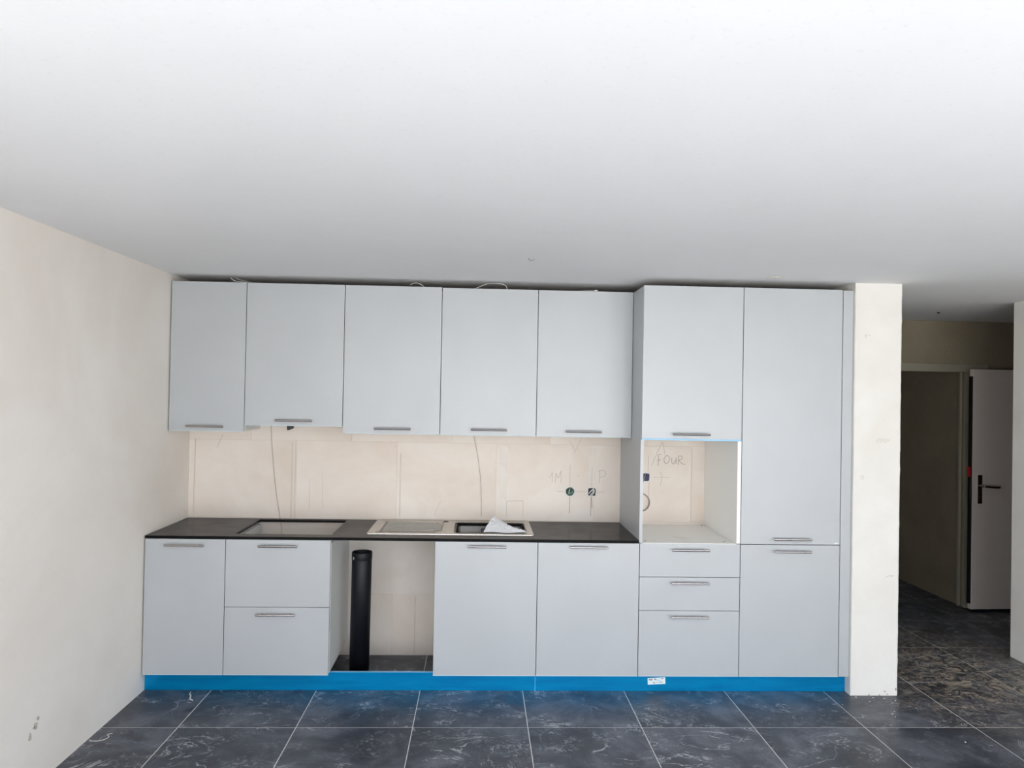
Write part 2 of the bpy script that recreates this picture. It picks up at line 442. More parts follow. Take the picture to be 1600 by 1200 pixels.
cas = bmesh.new()
add_box(cas, OP0-.06, 6.262, YW-.016, YW-.0005, OH, OH+.068, .002)
add_box(cas, OP0-.06, OP0, YW-.016, YW-.0005, 0, OH-.0005, .002)
tr = struct('trim_1', link('trim_1', cas, M_TRIMP), 'pale painted casing round the open doorway', 'door frame')
box('jamb_post', M_TRIMP, 6.062, 6.115, YW-.03, YW-.001, 0, OH-.001, tr, .002)
box('stop_bead', M_TRIMP, 6.05, 6.069, YW+.03, YW+.05, 0, OH-.001, tr, .001)

door = thing('door_1', 'pale grey-beige interior door leaf with lever handle, ajar at the far end of the corridor', 'door', (6.845, YW-.06, 0))
door['kind'] = 'structure'
ang = math.radians(-1.5)
def dl(bm):     # local frame: leaf runs from the hinge (0) to -0.81 in x
    bmesh.ops.rotate(bm, verts=bm.verts, cent=(0, 0, 0), matrix=Matrix.Rotation(math.radians(3.5), 3, 'Z'))
    bmesh.ops.translate(bm, verts=bm.verts, vec=door.location)
    return bm
leaf = link('door_leaf', dl(add_box(bmesh.new(), -.81, 0, -.04, 0, .022, 2.030, .002)), M_DOOR, door)
link('door_edge', dl(add_box(bmesh.new(), -.822, -.8105, -.036, -.004, .07, 1.97, .001)), M_DARK, door)
link('latch_plate', dl(add_box(bmesh.new(), -.826, -.8225, -.032, -.008, .93, 1.13)), M_STEEL, door)
link('warning_tab', dl(add_box(bmesh.new(), -.829, -.8265, -.037, -.006, 1.13, 1.21)), M_RED, door)
hx = -.745
bp_ = bmesh.new(); add_box(bp_, hx-.02, hx+.02, -.048, -.0405, .905, 1.145, .006)
plate = link('handle_plate', dl(bp_), M_STEEL, door)
lev = add_tube(bmesh.new(), spline([(hx, -.049, 1.055), (hx, -.085, 1.055), (hx+.02, -.098, 1.054), (hx+.07, -.098, 1.050), (hx+.135, -.096, 1.047)], 5), .0095, 10)
link('lever', dl(lev), M_STEEL, plate, True)
kh = bmesh.new(); add_box(kh, hx-.005, hx+.005, -.0495, -.0482, .945, .975)
link('keyhole', dl(kh), M_BLACK, plate)

# ------------------------------------------------------------------ pencil marks, chases and boxes on the back wall
def ribbon(pts, w, y=-.0012, smooth_=True):
    P = spline([(p[0], 0, p[1]) for p in pts], 5) if smooth_ and len(pts) > 2 else [Vector((p[0], 0, p[1])) for p in pts]
    bm = bmesh.new(); L = []
    for i, p in enumerate(P):
        t = (P[min(i+1, len(P)-1)]-P[max(i-1, 0)]).normalized(); n = Vector((-t.z, 0, t.x))*w/2
        L.append([bm.verts.new((q.x, yy, q.z)) for q in (p-n, p+n) for yy in (y, 0.0006)])
    for a, b in zip(L, L[1:]):
        bm.faces.new((a[0], a[2], b[2], b[0])); bm.faces.new((a[0], b[0], b[1], a[1])); bm.faces.new((a[2], a[3], b[3], b[2]))
    return bm
def mark(strokes, w=.003, mat=M_PENCIL, name='pencil_mark', label=None, y=-.0012):
    bm = bmesh.new()
    for s in strokes: merge(bm, ribbon(s, w, y))
    o = link(name, bm, mat, wb)
    if label: o['label'] = label
    return o
def glyph(ox, oz, s, strokes): return [[(ox+px*s, oz+pz*s) for px, pz in st] for st in strokes]
gM = [[(-.35, .35), (-.12, .8)], [(-.12, .8), (-.14, 0)], [(.1, 0), (.16, .75)], [(.16, .75), (.34, .35), (.56, .95)], [(.56, .95), (.58, 0)]]
gP = [[(0, 0), (.03, .5), (.02, 1)], [(-.1, .95), (.25, 1.02), (.5, .85), (.4, .55), (.02, .45)]]
mark(glyph(2.415, 1.16, .085, gM), .0032, M_PENCIL, label='pencilled 1M on the wall')
mark(glyph(2.722, 1.16, .085, gP), .0032, M_PENCIL, label='pencilled P on the wall')
mark([[(2.578, 1.203), (2.581, 1.207)]], .005)
gF = [[(0, -.1), (.06, .45), (.04, .95)], [(.04, .95), (.3, 1.0)], [(-.08, .38), (.28, .5)]]
gO = [[(.25, .9), (.02, .5), (.2, .1), (.5, .35), (.5, .8), (.25, .9)]]
gU = [[(0, .7), (.02, .2), (.2, .1), (.4, .55)], [(.42, .75), (.4, .1)]]
gR = [[(0, 0), (.06, .9)], [(.0, .85), (.35, .85), (.35, .55), (.08, .45), (.45, .1), (.7, .08)]]
mark(glyph(3.118, 1.29, .07, gF) + glyph(3.158, 1.29, .07, gO) + glyph(3.213, 1.29, .07, gU) + glyph(3.256, 1.29, .07, gR), .0034, M_PENCIL_DARK, label='pencilled FOUR on the wall')
# cross hairs and verticals through the electrical boxes
mark([[(2.44, 1.101), (2.485, 1.101)], [(2.55, 1.101), (2.64, 1.101)], [(2.71, 1.100), (2.76, 1.100)], [(2.523, 1.13), (2.524, 1.28)], [(2.671, 1.13), (2.672, 1.27)]], .0026)
mark([[(2.523, 1.075), (2.522, .955)], [(2.668, 1.075), (2.667, .94)], [(2.672, 1.07), (2.676, .99)]], .0036, M_PENCIL_DARK)
mark([[(2.513, 1.445), (2.545, 1.395), (2.555, 1.37)], [(2.60, 1.47), (2.55, 1.36)]], .002)
mark([[(2.10, 1.03), (2.21, 1.035)], [(2.10, 1.03), (2.10, .93)], [(2.21, 1.035), (2.21, .92)]], .0025)
mark([[(3.09, 1.205), (3.20, 1.205)], [(3.139, 1.24), (3.147, 1.20), (3.137, 1.15)], [(3.053, 1.23), (3.054, 1.35)], [(3.06, 1.17), (3.056, .99)]], .0026)
mark([[(3.075, 1.28), (3.135, 1.42), (3.15, 1.44)], [(3.15, 1.44), (3.166, 1.36)]], .0026)
mark([[(1.64, .99), (1.66, 1.03)], [(1.62, .93), (1.645, 1.00)]], .002)
mark([[(.18, 1.36), (.22, 1.45)], [(.035, .93), (.04, 1.42)]], .0022)
# filled chases: slightly greyer vertical bands
for (a, b, z0, z1) in ((.668, .677, .903, 1.40), (.692, .697, .903, 1.41), (.79, .793, .95, 1.16), (.875, .878, .97, 1.21),
                       (2.505, 2.535, 1.30, 1.41), (2.648, 2.70, 1.13, 1.41), (1.385, 1.392, .92, 1.34), (2.05, 2.10, .95, 1.40), (3.35, 3.353, .93, 1.40), (1.50, 1.508, .01, .39)):
    bm = bmesh.new(); n = 14; rnd = random.Random(int(a*1000)); L = []
    for i in range(n):
        z = z0 + (z1-z0)*i/(n-1); ww = 1 if 0 < i < n-1 else .5
        L.append([bm.verts.new((a+rnd.uniform(-.001, .001), -.0007, z)), bm.verts.new((b+rnd.uniform(-.001, .001)*ww, -.0007, z)),
                  bm.verts.new((a-.001, .0006, z)), bm.verts.new((b+.001, .0006, z))])
    for p, q in zip(L, L[1:]):
        bm.faces.new((p[0], p[1], q[1], q[0])); bm.faces.new((p[0], q[0], q[2], p[2])); bm.faces.new((p[1], p[3], q[3], q[1]))
    link('filled_chase', bm, M_SMEAR if b-a > .012 else M_JOINT, wb)

def elec(x, z, r, mat, square, label, seed, wires):
    rnd = random.Random(seed)
    t = thing('electrical_box', label, 'socket box', (x, -.002, z))
    n = 28
    def prof(rr, jit):
        out = []
        for i in range(n):
            a = 2*math.pi*i/n
            q = 1/max(abs(math.cos(a)), abs(math.sin(a)))**.8 if square else 1
            out.append((rr*q*math.cos(a)*(1+rnd.uniform(-jit, jit)), rr*q*math.sin(a)*(1+rnd.uniform(-jit, jit))))
        return out
    # ragged plaster collar
    bm = bmesh.new(); o_ = prof(r*1.32, .08); i_ = prof(r*.98, .07)
    A = [bm.verts.new((x+p[0], -.001, z+p[1])) for p in o_]; Bv = [bm.verts.new((x+p[0]*.93, -.004, z+p[1]*.93)) for p in o_]; D = [bm.verts.new((x+p[0], -.004, z+p[1])) for p in i_]; E_ = [bm.verts.new((x+p[0], -.0005, z+p[1])) for p in i_]
    for R, S in ((A, Bv), (Bv, D), (D, E_)):
        for i in range(n): bm.faces.new((R[i], R[(i+1) % n], S[(i+1) % n], S[i]))
    link('plaster_collar', bm, M_PILLAR, t)
    bm = bmesh.new(); c = prof(r*1.04, .02)
    A = [bm.verts.new((x+p[0], -.003, z+p[1])) for p in c]; Bv = [bm.verts.new((x+p[0]*.9, -.0032, z+p[1]*.9)) for p in c]; D = [bm.verts.new((x+p[0]*.85, -.0012, z+p[1]*.85)) for p in c]
    for R, S in ((A, Bv), (Bv, D)):
        for i in range(n): bm.faces.new((R[i], R[(i+1) % n], S[(i+1) % n], S[i]))
    bm.faces.new(D)
    link('cup', bm, mat, t)
    for wpts, wr_, wm in wires:
        link('wire', add_tube(bmesh.new(), spline([(x+p[0], p[1], z+p[2]) for p in wpts], 5), wr_, 6), wm, t, True)
    return t
G1 = new_mat('green_wire', lin(150, 190, 178), .5)
elec(2.524, 1.101, .029, M_BOXG, False, 'round green electrical box in the splashback, left of the blue one', 3,
     [([(-.012, -.004, -.022), (-.008, -.009, 0), (-.002, -.009, .022)], .0022, G1), ([(.0, -.004, -.018), (.012, -.010, -.006), (.022, -.006, .002)], .0022, G1), ([(-.002, -.006, .02), (-.003, -.008, -.015)], .0018, M_PENCIL)])
elec(2.672, 1.100, .0265, M_BOXD, True, 'dark blue square electrical box with white wires, right of the green one', 5,
     [([(-.020, -.004, -.012), (-.004, -.012, .010), (.012, -.010, .024)], .0036, M_CABLE), ([(-.010, -.004, -.022), (.004, -.013, -.004), (.012, -.010, .018)], .0036, M_CABLE), ([(-.004, -.004, -.024), (.012, -.012, -.008), (.018, -.006, .014)], .0028, M_CABLE)])
elec(3.036, 1.204, .026, M_BOXB, True, 'bright navy square electrical box at the back of the oven niche', 9,
     [([(-.004, -.004, .022), (-.012, -.010, -.01), (-.018, -.012, -.032)], .003, M_CABLE_G)])
lp = [(3.0+.055*math.cos(a), -.012, 1.035+.058*math.sin(a)) for a in [math.radians(d) for d in range(112, -128, -12)]]
tag(link('cable_loop', add_tube(bmesh.new(), [(p[0]+.008, p[1], p[2]) for p in lp], .0042, 8), M_CABLE_G, None, True),
    'grey cable loop low at the back of the oven niche', 'cable')

# thin wires down the splashback
tag(link('hanging_wire', add_tube(bmesh.new(), spline([(.529, -.006, 1.56), (.533, -.006, 1.50), (.545, -.006, 1.33), (.568, -.007, 1.12), (.604, -.008, .905), (.617, -.008, .82), (.628, -.008, .70)], 6), .0012, 6), M_WIRE, None, True),
    'thin dark wire hanging down the splashback behind the hob cut-out', 'wire')
tag(link('hanging_wire', add_tube(bmesh.new(), spline([(1.873, -.006, 1.50), (1.876, -.006, 1.45), (1.905, -.006, 1.31), (1.922, -.007, 1.18), (1.930, -.006, 1.05), (1.932, -.006, .93)], 6), .0011, 6), M_WIRE, None, True),
    'thin curved grey wire down the splashback above the sink', 'wire')

# ------------------------------------------------------------------ cabinets
def handle(cx_, z, yface, parent, L=.224):
    """bar handle: round bar on two short posts"""
    bm = add_tube(bmesh.new(), [(cx_-L/2, yface-.028, z), (cx_-L/2+.001, yface-.028, z), (cx_+L/2-.001, yface-.028, z), (cx_+L/2, yface-.028, z)], [.0058, .0066, .0066, .0058], 14)
    for s in (-1, 1):
        add_tube(bm, [(cx_+s*.080, yface-.0005, z), (cx_+s*.080, yface-.024, z)], .0042, 10)
    return link('handle', bm, M_STEEL, parent)

GAP = .0021
def front(kind, x0, x1, z0, z1, y, parent, hz, edge=True, hcx=None, eh=.0035, em=None):
    d = box(kind, M_FRONT, x0+GAP, x1-GAP, y, y+.019, z0+(eh if edge else 0), z1, parent, .0012)
    if edge: box('edge_band', em or M_EDGE, x0+GAP, x1-GAP, y+.0003, y+.0188, z0, z0+eh-.0001, d)
    if hz is not None: handle(hcx if hcx is not None else (x0+x1)/2, hz, y, d)
    return d

def carcass(t, x0, x1, z0, z1, yf, inside=M_WHITE, back=True, shelf=True, top=True, side_mat=M_WHITE2, ztop_front=None):
    p = .018
    box('side_panel', side_mat, x0+.0006, x0+p, yf, -.012, z0, z1-p-.0003, t)
    box('side_panel', side_mat, x1-p, x1-.0006, yf, -.012, z0, z1-p-.0003, t)
    box('bottom_panel', inside, x0+p+.0002, x1-p-.0002, yf, -.012, z0, z0+p, t)
    if top: box('top_panel', M_TOP_SHADE if z1 > 2 else inside, x0+.0006, x1-.0006, yf, -.012, z1-p, z1, t)
    if back: box('back_panel', inside, x0+p+.0002, x1-p-.0002, -.026, -.018, z0+p+.0002, z1-p-.0002, t)

yl, yu = YD+.028, YU+.028
ZCB = ZC-TH-.0006          # underside of the worktop

t = thing('base_cabinet', 'narrow grey one-door base cabinet at the left wall', 'cabinet', ((B[0]+B[1])/2, -.3, .1))
carcass(t, B[0], B[1], ZB+.004, ZCB, yl)
front('door', B[0], B[1], ZB, ZL, YD, t, .849, hcx=.2385)

t = thing('base_cabinet', 'grey base cabinet with two deep drawers below the hob cut-out', 'cabinet', ((B[1]+B[2])/2, -.3, .1))
carcass(t, B[1], B[2], ZB+.004, ZCB, yl, back=False, top=False)
front('drawer', B[1], B[2], .4965, ZL, YD, t, .849, edge=False, hcx=.7655)
front('drawer', B[1], B[2], ZB, .4935, YD, t, .4565, hcx=.7605)

t = thing('base_cabinet', 'pale grey one-door base cabinet under the sink bowl, right of the open gap', 'cabinet', ((B[3]+B[4])/2, -.3, .1))
carcass(t, B[3], B[4], ZB+.004, ZCB, yl, top=False)
front('door', B[3], B[4], ZB, ZL, YD, t, .859, hcx=1.966)

t = thing('base_cabinet', 'pale grey one-door base cabinet beside the three-drawer oven unit, under the black worktop', 'cabinet', ((B[4]+B[5])/2, -.3, .1))
carcass(t, B[4], B[5], ZB+.004, ZCB, yl)
front('door', B[4], B[5], ZB, ZL, YD, t, .860, hcx=2.560)

# oven housing: three drawers, open niche, tall door above
t = thing('oven_cabinet', 'tall grey oven housing with three drawers, an empty white niche and an upper door', 'cabinet', ((B[5]+B[6])/2, -.3, .1))
x0, x1 = B[5], B[6]
box('side_panel', [M_FRONT], x0+.0006, x0+.0175, YD+.0195, -.002, ZB+.004, ZT-.004, t)
box('side_panel', M_WHITE, x1-.024, x1-.0008, YD+.0195, -.002, ZB+.004, ZT-.004, t)
box('side_edge', M_WHITE, x1-.024, x1-.002, YD+.001, YD+.0193, .8885, ZTB-.001, t)['label'] = 'bright white front edge of the niche'
box('inner_lining', M_WHITE, x0+.0177, x0+.0187, YD+.02, -.003, .8885, ZTB+.006, t)
nb = box('niche_shelf', M_WHITE, x0+.019, x1-.0245, YD+.002, -.004, .867, .8865, t, .001)
for (sx_, sy_) in ((x0+.045, -.545), (x1-.075, -.545), (x1-.045, -.02)):
    bm = bmesh.new(); add_tube(bm, [(sx_, sy_, .8867), (sx_, sy_, .8885)], .007, 8)
    link('screw_cap', bm, M_PENCIL_DARK, nb)
link('scratch', add_tube(bmesh.new(), [(x0+.25, -.42, .8868), (x0+.33, -.46, .8868)], .0012, 5), M_CABLE_G, nb)
box('niche_top', M_WHITE, x0+.019, x1-.0245, YD+.02, -.004, ZTB+.006, ZTB+.024, t)
box('bottom_panel', M_WHITE, x0+.018, x1-.0245, YD+.02, -.004, ZB+.004, ZB+.022, t)
box('top_panel', M_TOP_SHADE, x0+.018, x1-.0245, YD+.02, -.004, ZT-.024, ZT-.006, t)
front('drawer', x0, x1, .6885, .8835, YD, t, .850, edge=False, hcx=3.16)
front('drawer', x0, x1, .4915, .6855, YD, t, .656, edge=False, hcx=3.161)
front('drawer', x0, x1, ZB, .4885, YD, t, .4575, hcx=3.161)
front('door', x0, x1, ZTB-.002, ZT, YD, t, 1.529, hcx=3.153, eh=.010, em=M_FILM)

t = thing('fridge_cabinet', 'tall grey fridge housing with a long upper door over a square lower door', 'cabinet', ((B[6]+B[7])/2, -.3, .1))
carcass(t, B[6], B[7], ZB+.004, ZT-.004, yl)
d = front('door', B[6], B[7], .8865, ZT, YD, t, .919, edge=False, hcx=3.767)
box('door_bumper', M_PAPER, 4.028, 4.050, YD-.003, YD-.0002, .893, .899, d)
front('door', B[6], B[7], ZB, .8825, YD, t, .847, hcx=3.767)

tag(box('filler_panel', M_FRONT, B[7]+.0035, PX0-.0015, YD+.003, YD+.021, ZB, ZT-.003, None, .001),
    'slim full-height grey filler strip between the fridge housing and the white pillar', 'filler panel')

# wall cabinets
for i, (lab, hz, hc) in enumerate((
        ('narrow grey wall cabinet against the left wall', 1.517, .2335),
        ('grey extractor wall cabinet with the shorter door, above the hob cut-out', 1.560, .7685),
        ('grey wall cabinet above the open gap, right of the shorter extractor cabinet', 1.519, 1.3725),
        ('grey wall cabinet above the sink bowl', 1.523, 1.9665),
        ('grey wall cabinet next to the tall oven housing', 1.521, 2.558))):
    t = thing('wall_cabinet', lab, 'cabinet', ((B[i]+B[i+1])/2, -.16, ZUB))
    zb = ZHB if i == 1 else ZUB
    zt_ = ZT - (.0 if i < 3 else .003)
    carcass(t, B[i], B[i+1], zb+.004 if i != 1 else zb+.02, zt_-.003, yu)
    front('door', B[i], B[i+1], zb, zt_, YU, t, hz, hcx=hc, eh=.003)
pg = bmesh.new()
vs = [pg.verts.new(p) for p in ((.672, -.13, 1.488), (.705, -.13, 1.500), (.716, -.13, 1.546), (.665, -.13, 1.546), (.672, -.10, 1.488), (.705, -.10, 1.500), (.716, -.10, 1.546), (.665, -.10, 1.546))]
for f in ((0,1,2,3), (7,6,5,4), (0,4,5,1), (1,5,6,2), (2,6,7,3), (3,7,4,0)): pg.faces.new([vs[i] for i in f])
tag(link('power_plug', pg, M_BLACK), 'small black plug hanging just below the extractor cabinet', 'plug')

# ------------------------------------------------------------------ worktop with cut-outs
wt = slab_holes([0.002, .487, 1.049, 1.775, 2.205, B[5]-.001], [YC, -.518, -.428, -.10, -.045, -.001], ZC-TH, ZC,
                [(1, 1), (1, 2), (1, 3), (3, 2)])
tag(link('worktop', wt, M_TOP), 'thin black stone worktop with a rectangular hob cut-out', 'worktop')
wto = bpy.data.objects['worktop']
fe = box('front_edge', M_TOPEDGE, .002, B[5]-.001, YC-.0012, YC+.0002, ZC-TH, ZC-.0006, wto, .0004); fe['label'] = 'matt black front edge'

# ------------------------------------------------------------------ sink
sk = thing('kitchen_sink', 'stainless steel inset sink with ribbed drainer left and bowl right', 'sink', (1.75, -.25, ZC))
def rrect(x0, x1, y0, y1, r, z, n=5):
    pts = []
    for cx_, cy_, a0 in ((x1-r, y1-r, 0), (x0+r, y1-r, 90), (x0+r, y0+r, 180), (x1-r, y0+r, 270)):
        for k_ in range(n+1):
            a = math.radians(a0+90*k_/n); pts.append((cx_+r*math.cos(a), cy_+r*math.sin(a), z))
    return pts
SX0, SX1, SY0, SY1 = 1.247, 2.249, -.492, -.006
BX0, BX1, BY0, BY1 = 1.762, 2.212, -.437, -.088
def loop(bm, pts): return [bm.verts.new(p) for p in pts]
def bridge(bm, a, b):
    n = len(a)
    for i in range(n): bm.faces.new((a[i], a[(i+1) % n], b[(i+1) % n], b[i]))
# deck: raised rim, dropped deck, with the bowl hole
bm = bmesh.new()
L0 = loop(bm, rrect(SX0, SX1, SY0, SY1, .012, ZC+.0003)); L1 = loop(bm, rrect(SX0+.001, SX1-.001, SY0+.001, SY1-.001, .012, ZC+.0045))
L2 = loop(bm, rrect(SX0+.020, SX1-.020, SY0+.016, SY1-.016, .012, ZC+.0050)); L3 = loop(bm, rrect(SX0+.026, SX1-.026, SY0+.022, SY1-.022, .01, ZC+.0022))
bridge(bm, L0, L1); bridge(bm, L1, L2); bridge(bm, L2, L3)
Bw = loop(bm, rrect(BX0, BX1, BY0, BY1, .03, ZC+.0022))
es = [bm.edges.new((L3[i], L3[(i+1) % len(L3)])) if bm.edges.get((L3[i], L3[(i+1) % len(L3)])) is None else bm.edges.get((L3[i], L3[(i+1) % len(L3)])) for i in range(len(L3))]
es += [bm.edges.new((Bw[i], Bw[(i+1) % len(Bw)])) for i in range(len(Bw))]
bmesh.ops.triangle_fill(bm, use_beauty=True, edges=es)
link('deck', bm, M_SINK, sk)
bm = bmesh.new()
prev = loop(bm, rrect(BX0, BX1, BY0, BY1, .03, ZC+.0022))
for ins, z, r in ((.004, -.004, .032), (.012, -.10, .045), (.016, -.140, .05), (.035, -.158, .05), (.10, -.162, .04)):
    cur = loop(bm, rrect(BX0+ins, BX1-ins, BY0+ins*.9, BY1-ins*.9, r, ZC+z)); bridge(bm, prev, cur); prev = cur
bm.faces.new(prev)
bowl = link('bowl', bm, M_STEEL_SHADE, sk, True)
for q in range(3):
    box('overflow_slot', M_DARK, 1.934+q*.013, 1.940+q*.013, BY1-.0135, BY1-.0075, ZC-.075, ZC-.03, bowl, .001)
bm = add_tube(bmesh.new(), [(1.99, -.26, ZC-.1615), (1.99, -.26, ZC-.158)], .045, 24)
link('drain_strainer', bm, M_STEEL, bowl)
rim = bmesh.new()
a_ = loop(rim, rrect(BX0-.012, BX1+.012, BY0-.010, BY1+.010, .036, ZC+.0023)); b_ = loop(rim, rrect(BX0-.008, BX1+.008, BY0-.007, BY1+.007, .034, ZC+.0045)); c_ = loop(rim, rrect(BX0, BX1, BY0, BY1, .03, ZC+.0026))
bridge(rim, a_, b_); bridge(rim, b_, c_); link('bowl_rim', rim, M_SINK, sk, True)
# drainer frame and ribs
rim = bmesh.new()
def dr(i_, z): # drainer outline with chamfered right end
    x0_, x1_, y0_, y1_ = 1.292+i_, 1.715-i_, -.432+i_, -.072-i_
    return [(x0_, y0_, z), (x1_-.06, y0_, z), (x1_, y0_+.05, z), (x1_, y1_-.10, z), (x1_-.07, y1_, z), (x0_, y1_, z)]
a_ = loop(rim, dr(0, ZC+.0023)); b_ = loop(rim, dr(.004, ZC+.0048)); c_ = loop(rim, dr(.009, ZC+.0048)); d_ = loop(rim, dr(.014, ZC+.0023))
bridge(rim, a_, b_); bridge(rim, b_, c_); bridge(rim, c_, d_); link('drainer_frame', rim, M_SINK, sk)
box('drainer_tray', M_STEEL_SHADE, 1.312, 1.690, -.408, -.092, ZC+.0012, ZC+.0027, sk)  # drainer floor in darkened steel, as shade between the ribs
for q in range(7):
    yy = -.385 + q*.045
    xe = 1.685 if q not in (0, 6) else 1.645
    rb = bmesh.new(); add_tube(rb, [(1.325, yy, ZC+.0020), (1.335, yy, ZC-.0008), (xe-.01, yy, ZC-.0008), (xe, yy, ZC+.0020)], [.001, .0062, .0062, .001], 12)
    link('drainer_rib', rb, M_RIB, sk, True)
# tap hole plate between drainer and bowl
bm = add_tube(bmesh.new(), [(1.70, -.062, ZC+.0023), (1.70, -.062, ZC+.0032)], .0175, 20); link('tap_hole', bm, M_DARK, sk)

# crumpled plastic sheet hanging over the bowl's front rim
rnd = random.Random(4)
def film():
    bm = bmesh.new(); n, m = 22, 14; Gd = []
    ax, az, ay = 2.035, ZC+.055, -.20          # apex of the fold
    for i in range(n+1):
        row = []
        u = i/n
        for j in range(m+1):
            w = j/m
            bx, by, bz = 1.945+.265*u, -.436+.01*math.sin(u*9), ZC+.0085     # bottom line along front rim
            tx = 2.015 + .155*u**1.1; tz = ZC + .07*(1-u)**1.2 + .004; ty = -.22 - .15*u
            x = bx+(tx-bx)*w; y = by+(ty-by)*w; z = bz+(tz-bz)*w + .012*math.sin(w*math.pi)
            j_ = .0045*min(1, 4*w)
            row.append(bm.verts.new((x+rnd.uniform(-j_, j_), y+rnd.uniform(-j_, j_)*1.6, z+rnd.uniform(-j_, j_))))
        Gd.append(row)
    for i in range(n):
        for j in range(m): bm.faces.new((Gd[i][j], Gd[i+1][j], Gd[i+1][j+1], Gd[i][j+1]))
    return bm
pf = link('plastic_sheet', film(), M_BAG)
sm = pf.modifiers.new('thick', 'SOLIDIFY'); sm.thickness = .0012
tag(pf, 'crumpled translucent plastic sheet in the sink bowl', 'plastic sheet')

# ------------------------------------------------------------------ plinths, label, pipe
p1 = box('plinth', M_PLINTH, .003, 2.262, -.5587, -.5407, 0.0005, .1062, None, .0006)
tag(p1, 'blue film-covered plinth under the left half of the units, crossing the open gap', 'plinth')
box('edge_band', M_FILM, .003, 2.262, -.5590, -.5412, .1063, .1072, p1)
p2 = box('plinth', M_PLINTH, 2.267, PX0-.002, -.5587, -.5407, 0.0005, .1035, None, .0006)
tag(p2, 'blue film-covered plinth under the right half of the units, with the paper label', 'plinth')
M_JSTRIP = new_mat('joint_strip_blue', lin(70, 160, 205), .4)
jc = bmesh.new(); add_box(jc, 2.2620, 2.2670, -.5595, -.5575, .0005, .098, .0004)
tag(link('plinth_joint', jc, M_JSTRIP), 'narrow blue joint strip where the two plinths meet', 'joint strip')

lb = thing('paper_label', 'small white printed label stuck on the blue plinth below the drawers', 'label', (2.987, -.5592, .06))
bm = bmesh.new(); t3 = math.radians(3)
def lq(bm, x0, x1, z0, z1, y):
    cx_, cz_ = 2.987, .060
    q = []
    for yy in (y, y+.0004):
        for (a, b) in ((x0, z0), (x1, z0), (x1, z1), (x0, z1)):
            q.append(bm.verts.new((cx_+a*math.cos(t3)-b*math.sin(t3), yy, cz_+a*math.sin(t3)+b*math.cos(t3))))
    for f in ((0,1,2,3), (7,6,5,4), (0,4,5,1), (1,5,6,2), (2,6,7,3), (3,7,4,0)): bm.faces.new([q[i] for i in f])
lq(bm, -.053, .053, -.0195, .0195, -.5594); link('paper', bm, M_PAPER, lb)
bm = bmesh.new()
for (a, b, c, d) in ((-.045, -.040, .006, .014), (-.037, -.034, .007, .013), (-.031, -.025, .007, .013), (-.015, -.003, .010, .014), (-.012, .004, .0065, .0085), (.028, .042, .010, .015), (-.022, -.008, -.012, -.008), (.003, .010, -.010, -.007), (.018, .033, -.010, -.006), (.006, .022, .003, .0045)):
    lq(bm, a, b, c, d, -.5598)
link('print', bm, M_INK, lb)
bm = bmesh.new(); lq(bm, -.036, -.028, .005, .013, -.5599); link('print', bm, M_INKR, lb)

pp = thing('plastic_pipe', 'upright black plastic pipe standing in the open gap between the base cabinets', 'pipe', (1.196, -.34, 0))
bm = bmesh.new(); n = 40
pc = lambda z: (1.196 + .006*z, -.34)
def ring(bm, r, z, dz=0): return [bm.verts.new((pc(z)[0]+r*math.cos(2*math.pi*k_/n), pc(z)[1]+r*math.sin(2*math.pi*k_/n), z)) for k_ in range(n)]
R = [ring(bm, .0605, .001), ring(bm, .0605, .758), ring(bm, .0595, .760), ring(bm, .0575, .760), ring(bm, .057, .757), ring(bm, .057, .001)]
for a, b in zip(R, R[1:]+R[:1]): bridge(bm, a, b)
link('tube', bm, M_PIPE, pp, True)
bm = bmesh.new(); R = [ring(bm, .0607, .715), ring(bm, .0622, .718), ring(bm, .0622, .757), ring(bm, .0607, .7605)]
for a, b in zip(R, R[1:]): bridge(bm, a, b)
link('socket_collar', bm, M_PIPE, pp, True)
bm = bmesh.new(); q_ = pc(.72); add_box(bm, q_[0]-.047, q_[0]-.040, -.3875, -.384, .722, .736, .0008); link('embossed_mark', bm, M_CABLE_G, pp)

# ------------------------------------------------------------------ cables lying on top of the wall cabinets
def cable(pts, r, lab, name='loose_cable'):
    tag(link(name, add_tube(bmesh.new(), spline(pts, 6), r, 6), M_CABLE, None, True), lab, 'cable')
cable([(.36, -.325, 2.432), (.375, -.325, 2.420), (.395, -.325, 2.412), (.43, -.325, 2.4085), (.46, -.32, 2.4065), (.47, -.28, 2.405)], .0016, 'thin white cable end curling over the narrow left wall cabinet')
cable([(.385, -.300, 2.436), (.41, -.300, 2.424), (.44, -.298, 2.420), (.475, -.29, 2.411), (.50, -.25, 2.406)], .0013, 'second, shorter white strand over the narrow left wall cabinet')
cable([(1.46, -.30, 2.420), (1.49, -.315, 2.430), (1.52, -.315, 2.425), (1.548, -.315, 2.408), (1.56, -.29, 2.405)], .0015, 'short white cable arch on the wall cabinet above the open gap')
cable([(1.85, -.28, 2.4045), (1.875, -.318, 2.408), (1.92, -.32, 2.426), (1.95, -.322, 2.437), (2.02, -.322, 2.437), (2.055, -.32, 2.426), (2.065, -.315, 2.408), (2.06, -.28, 2.4045)], .0016, 'white cable arch on the wall cabinet above the sink bowl')
cable([(2.50, -.30, 2.4045), (2.56, -.318, 2.4060), (2.60, -.318, 2.4075), (2.62, -.318, 2.4085)], .0018, 'white cable stub on the wall cabinet next to the oven housing')
tag(link('cable_tip', add_tube(bmesh.new(), [(2.615, -.321, 2.4085), (2.63, -.321, 2.4085), (2.637, -.321, 2.407)], [.004, .0055, .003], 8), M_CABLE), 'small white connector at the end of the cable stub by the oven housing', 'connector')

